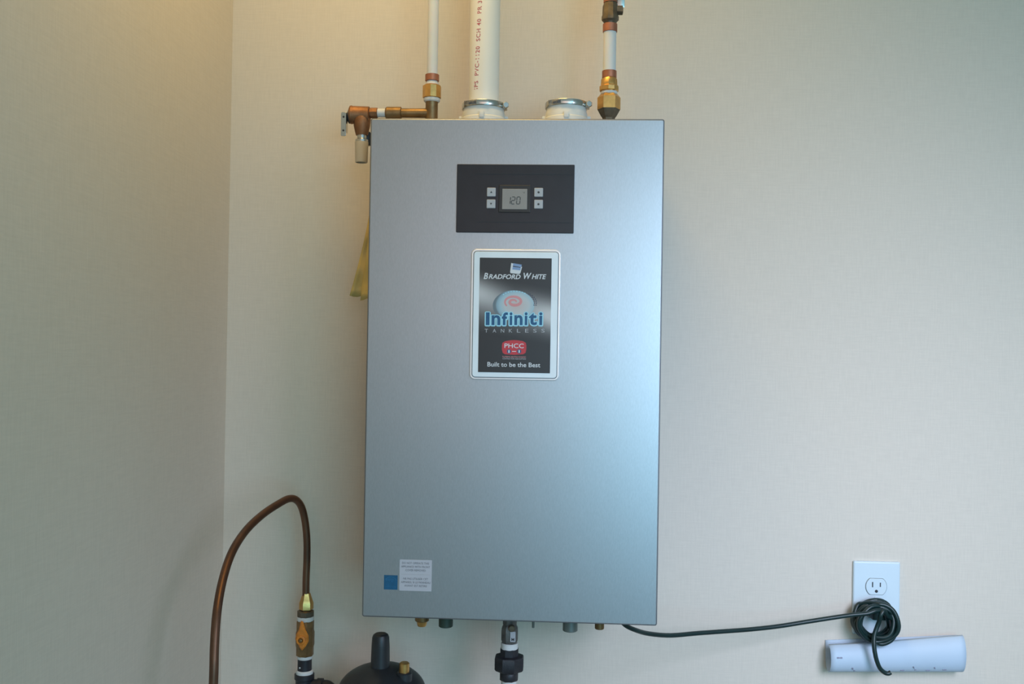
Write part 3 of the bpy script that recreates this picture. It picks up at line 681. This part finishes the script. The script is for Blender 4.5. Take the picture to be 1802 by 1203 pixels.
# ------------------------------------------------------------------ outlet
oy = -0.006
pc = P(1542.5, 1052, oy); so_ = 1/(F/(pc-Vector((0, CY, CZ))).dot(_f))
PW, PH_ = 40.5*so_, 64*so_
outl = thing('wall_outlet', 'white duplex wall outlet with wide plate behind the coiled cord', 'outlet', (pc.x, 0, pc.z))
MB().plate(pc.x-PW, pc.x+PW, pc.z-PH_, pc.z+PH_, 0, oy, .0025, M['plate'], .0025).build('cover_plate', outl)
def receptacle(dz):
    o_ = MB(); zc_ = pc.z+dz; r = .0172; n = 40; pl = []
    for k in range(n):
        a_ = 2*math.pi*k/n; pl.append((pc.x-.001+r*math.cos(a_), zc_+max(-.0135, min(.0135, r*math.sin(a_)))))
    big = [(pc.x-.001+(u-pc.x+.001)*1.05, zc_+(v-zc_)*1.05) for u, v in pl]
    o_.loft([[(u, -.004, v) for u, v in big], [(u, oy-.0002, v) for u, v in big]], M['badge_line'])
    o_.loft([[(u, -.004, v) for u, v in pl], [(u, oy-.0012, v) for u, v in pl], [(pc.x-.001+(u-pc.x+.001)*.97, oy-.0018, zc_+(v-zc_)*.97) for u, v in pl]], M['plate'])
    o_ = o_.build('receptacle', outl)
    for sx2, hh in ((-.0064, .0044), (.0064, .0036)):
        MB().box((pc.x-.001+sx2, oy-.0018, zc_+.0035), (.0009, .0003, hh), M['slot']).build('slot', o_)
    MB().lathe((pc.x-.001, oy-.0016, zc_-.0075), (0, -1, 0), [(0, .0026), (.0005, .0026)], M['slot'], 14).build('ground_hole', o_)
receptacle(.0195); receptacle(-.0195)
MB().lathe((pc.x-.001, oy-.0005, pc.z), (0, -1, 0), [(0, .0028), (.001, .0025), (.0012, .001)], M['plate'], 14).build('screw', outl)

# ------------------------------------------------------------------ power cord, coiled under the outlet
cr = .0036
cord = thing('power_cord', 'dark green-black power cord running right from the heater to a tight coil', 'cord', (pc.x, -.02, pc.z-.03))
R = []
for px, py, y in ((1088, 1084, -.20), (1100, 1099, -.195), (1118, 1108, -.185), (1142, 1114.5, -.165), (1180, 1117.5, -.14), (1230, 1113.5, -.115), (1280, 1110, -.095), (1320, 1107, -.08),
                  (1370, 1101.5, -.066), (1420, 1093.5, -.058), (1465, 1086.5, -.056), (1500, 1081.5, -.057), (1526, 1079, -.057), (1542, 1074, -.055), (1557, 1077, -.048)):
    R.append(P(px, py, y))
cc = P(1538.5, 1092.5, -.03); c1 = 1/S(-.03)
NL = 8
for k in range(NL*12):                        # windings
    a_ = math.radians(-20-30*k); lp = k/12
    rr = (25 + 9.5*((lp*0.618) % 1.0) + 1.2*math.sin(k*1.7))*c1
    if math.cos(a_) > .2: rr *= 1.06
    dy = -.012*math.sin(lp*2.4)-.004*math.sin(a_*2+lp)
    R.append(Vector((cc.x+rr*1.02*math.cos(a_)+.0012*math.sin(lp*3), cc.y+dy, cc.z+rr*.97*math.sin(a_)+.001*math.cos(lp*5))))
for px, py, y in ((1562, 1083, -.05), (1556, 1074, -.055), (1550, 1082, -.058), (1547.5, 1092, -.055), (1543, 1104, -.054), (1538.5, 1118, -.056), (1538, 1134, -.060), (1540, 1150, -.062),
                  (1543.5, 1164, -.062), (1549, 1176, -.061), (1557, 1183, -.060), (1563, 1184.5, -.060), (1567.5, 1182.5, -.060)):
    R.append(P(px, py, y))
MB().tube(spline(R, 6), cr, M['cord'], 14).build('cable', cord)
# extra windings on the bulky upper half and right side, same cable doubled back
R = []
for k in range(44):
    a_ = math.radians(150-16*k); lp = k/22
    rr = (29.5+4.5*math.sin(lp*2.2+.6)+.8*math.sin(k*1.3))*c1; dn = .030*max(0, 1-min(k, 43-k)/4)
    R.append(Vector((cc.x+rr*math.cos(a_), -.047+.004*math.sin(k*.5)+dn, cc.z+.0015+rr*.97*math.sin(a_))))
MB().tube(spline(R, 4), cr, M['cord'], 14).build('winding', cord)
pl = MB(); pl.box((pc.x-.001, -.020, pc.z-.0195), (.013, .0118, .0115), M['cord'], .003)
pl.build('plug', cord)

# ------------------------------------------------------------------ curled paper below the outlet
pa, pb = P(1462, 1160, -.036), P(1697, 1156, -.030)
pp = MB(); nl = 24; prof = []
vs = []; fs = []; NP = 0
for i in range(nl+1):
    s_ = i/nl; x = pa.x+(pb.x-pa.x)*s_
    zt_l = P(1465+(1697-1465)*s_, 1137.5-15.5*s_+1.2*math.sin(s_*5), -.036).z; zb_l = P(1465+(1697-1465)*s_, 1181, -.020).z
    r = (zt_l-zb_l)/2*1.02; zc_ = (zt_l+zb_l)/2; yc = -.0205
    zf = P(1465+232*s_, 1126-9*s_, -.0015).z; line = [(-.0015, zf), (-.0018, zf-.004), (-.0022, zc_+r*.5), (-.004, zc_)]
    for k in range(1, 17):
        a_ = math.radians(268*k/16)
        rr = r*(1-.03*k/16)
        line.append((yc+.0183*math.cos(a_)*rr/r, zc_-rr*math.sin(a_)))
    NP = len(line)
    for (yy_, zz_) in line:
        vs.append((x, yy_ if yy_ > 0 or True else 0, zz_))
for i in range(nl):
    for j in range(NP-1):
        a = i*NP+j; fs.append((a, a+1, a+NP+1, a+NP))
# mirror the curl so that it bulges away from the wall
vs = [(x, y, z) for x, y, z in vs]
pp.add(vs, fs, M['paper'])
roll = thing('paper_roll', 'curled sheet of white paper lying against the wall under the outlet', 'paper', (pa.x, -.02, pa.z))
po = pp.build('sheet', roll)
so = po.modifiers.new('thick', 'SOLIDIFY'); so.thickness = .0007
def onroll(px, py, w_, h_, rot, y=None):
    s_ = (px-1462)/235; zt_l = P(px, 1137.5-15.5*s_, -.036).z; zb_l = P(px, 1181, -.020).z
    r = (zt_l-zb_l)/2*1.02; zc_ = (zt_l+zb_l)/2; y = -.046
    while y < -.02:                          # walk along the sight line to the paper's surface
        p_ = P(px, py, y)
        if ((y+.0205)/.0185)**2+((p_.z-zc_)/r)**2 <= 1: break
        y += .0002
    an = math.atan2((p_.z-zc_)/r, -(y+.0205)/.0185)
    R3 = Matrix.Rotation(an, 3, 'X') @ Matrix.Rotation(rot, 3, 'Y')
    mk = MB(); mk.box(p_, (w_*c1, .0006, h_*c1), M['smudge'], rot=Matrix.Rotation(-an, 3, 'X') @ Matrix.Rotation(rot, 3, 'Y'))
    mk.build('pencil_mark', roll)
onroll(1475.5, 1157, 2.2, 1.1, 0); onroll(1480.8, 1157, 1.6, 1.1, 0)
for px, py, w_, h_, ro in ((1500.5, 1176, 1.2, 2.2, -.5), (1503.5, 1179.5, 1.6, 1, .2), (1608, 1174, .7, 3, -.5), (1611, 1178, 2, .7, .1), (1645, 1175, .9, 2.4, -.4), (1588, 1179, 4, .5, 0), (1633, 1179, 4, .5, 0), (1662, 1178, 4, .6, 0)): onroll(px, py, w_*.8, h_*.8, ro)
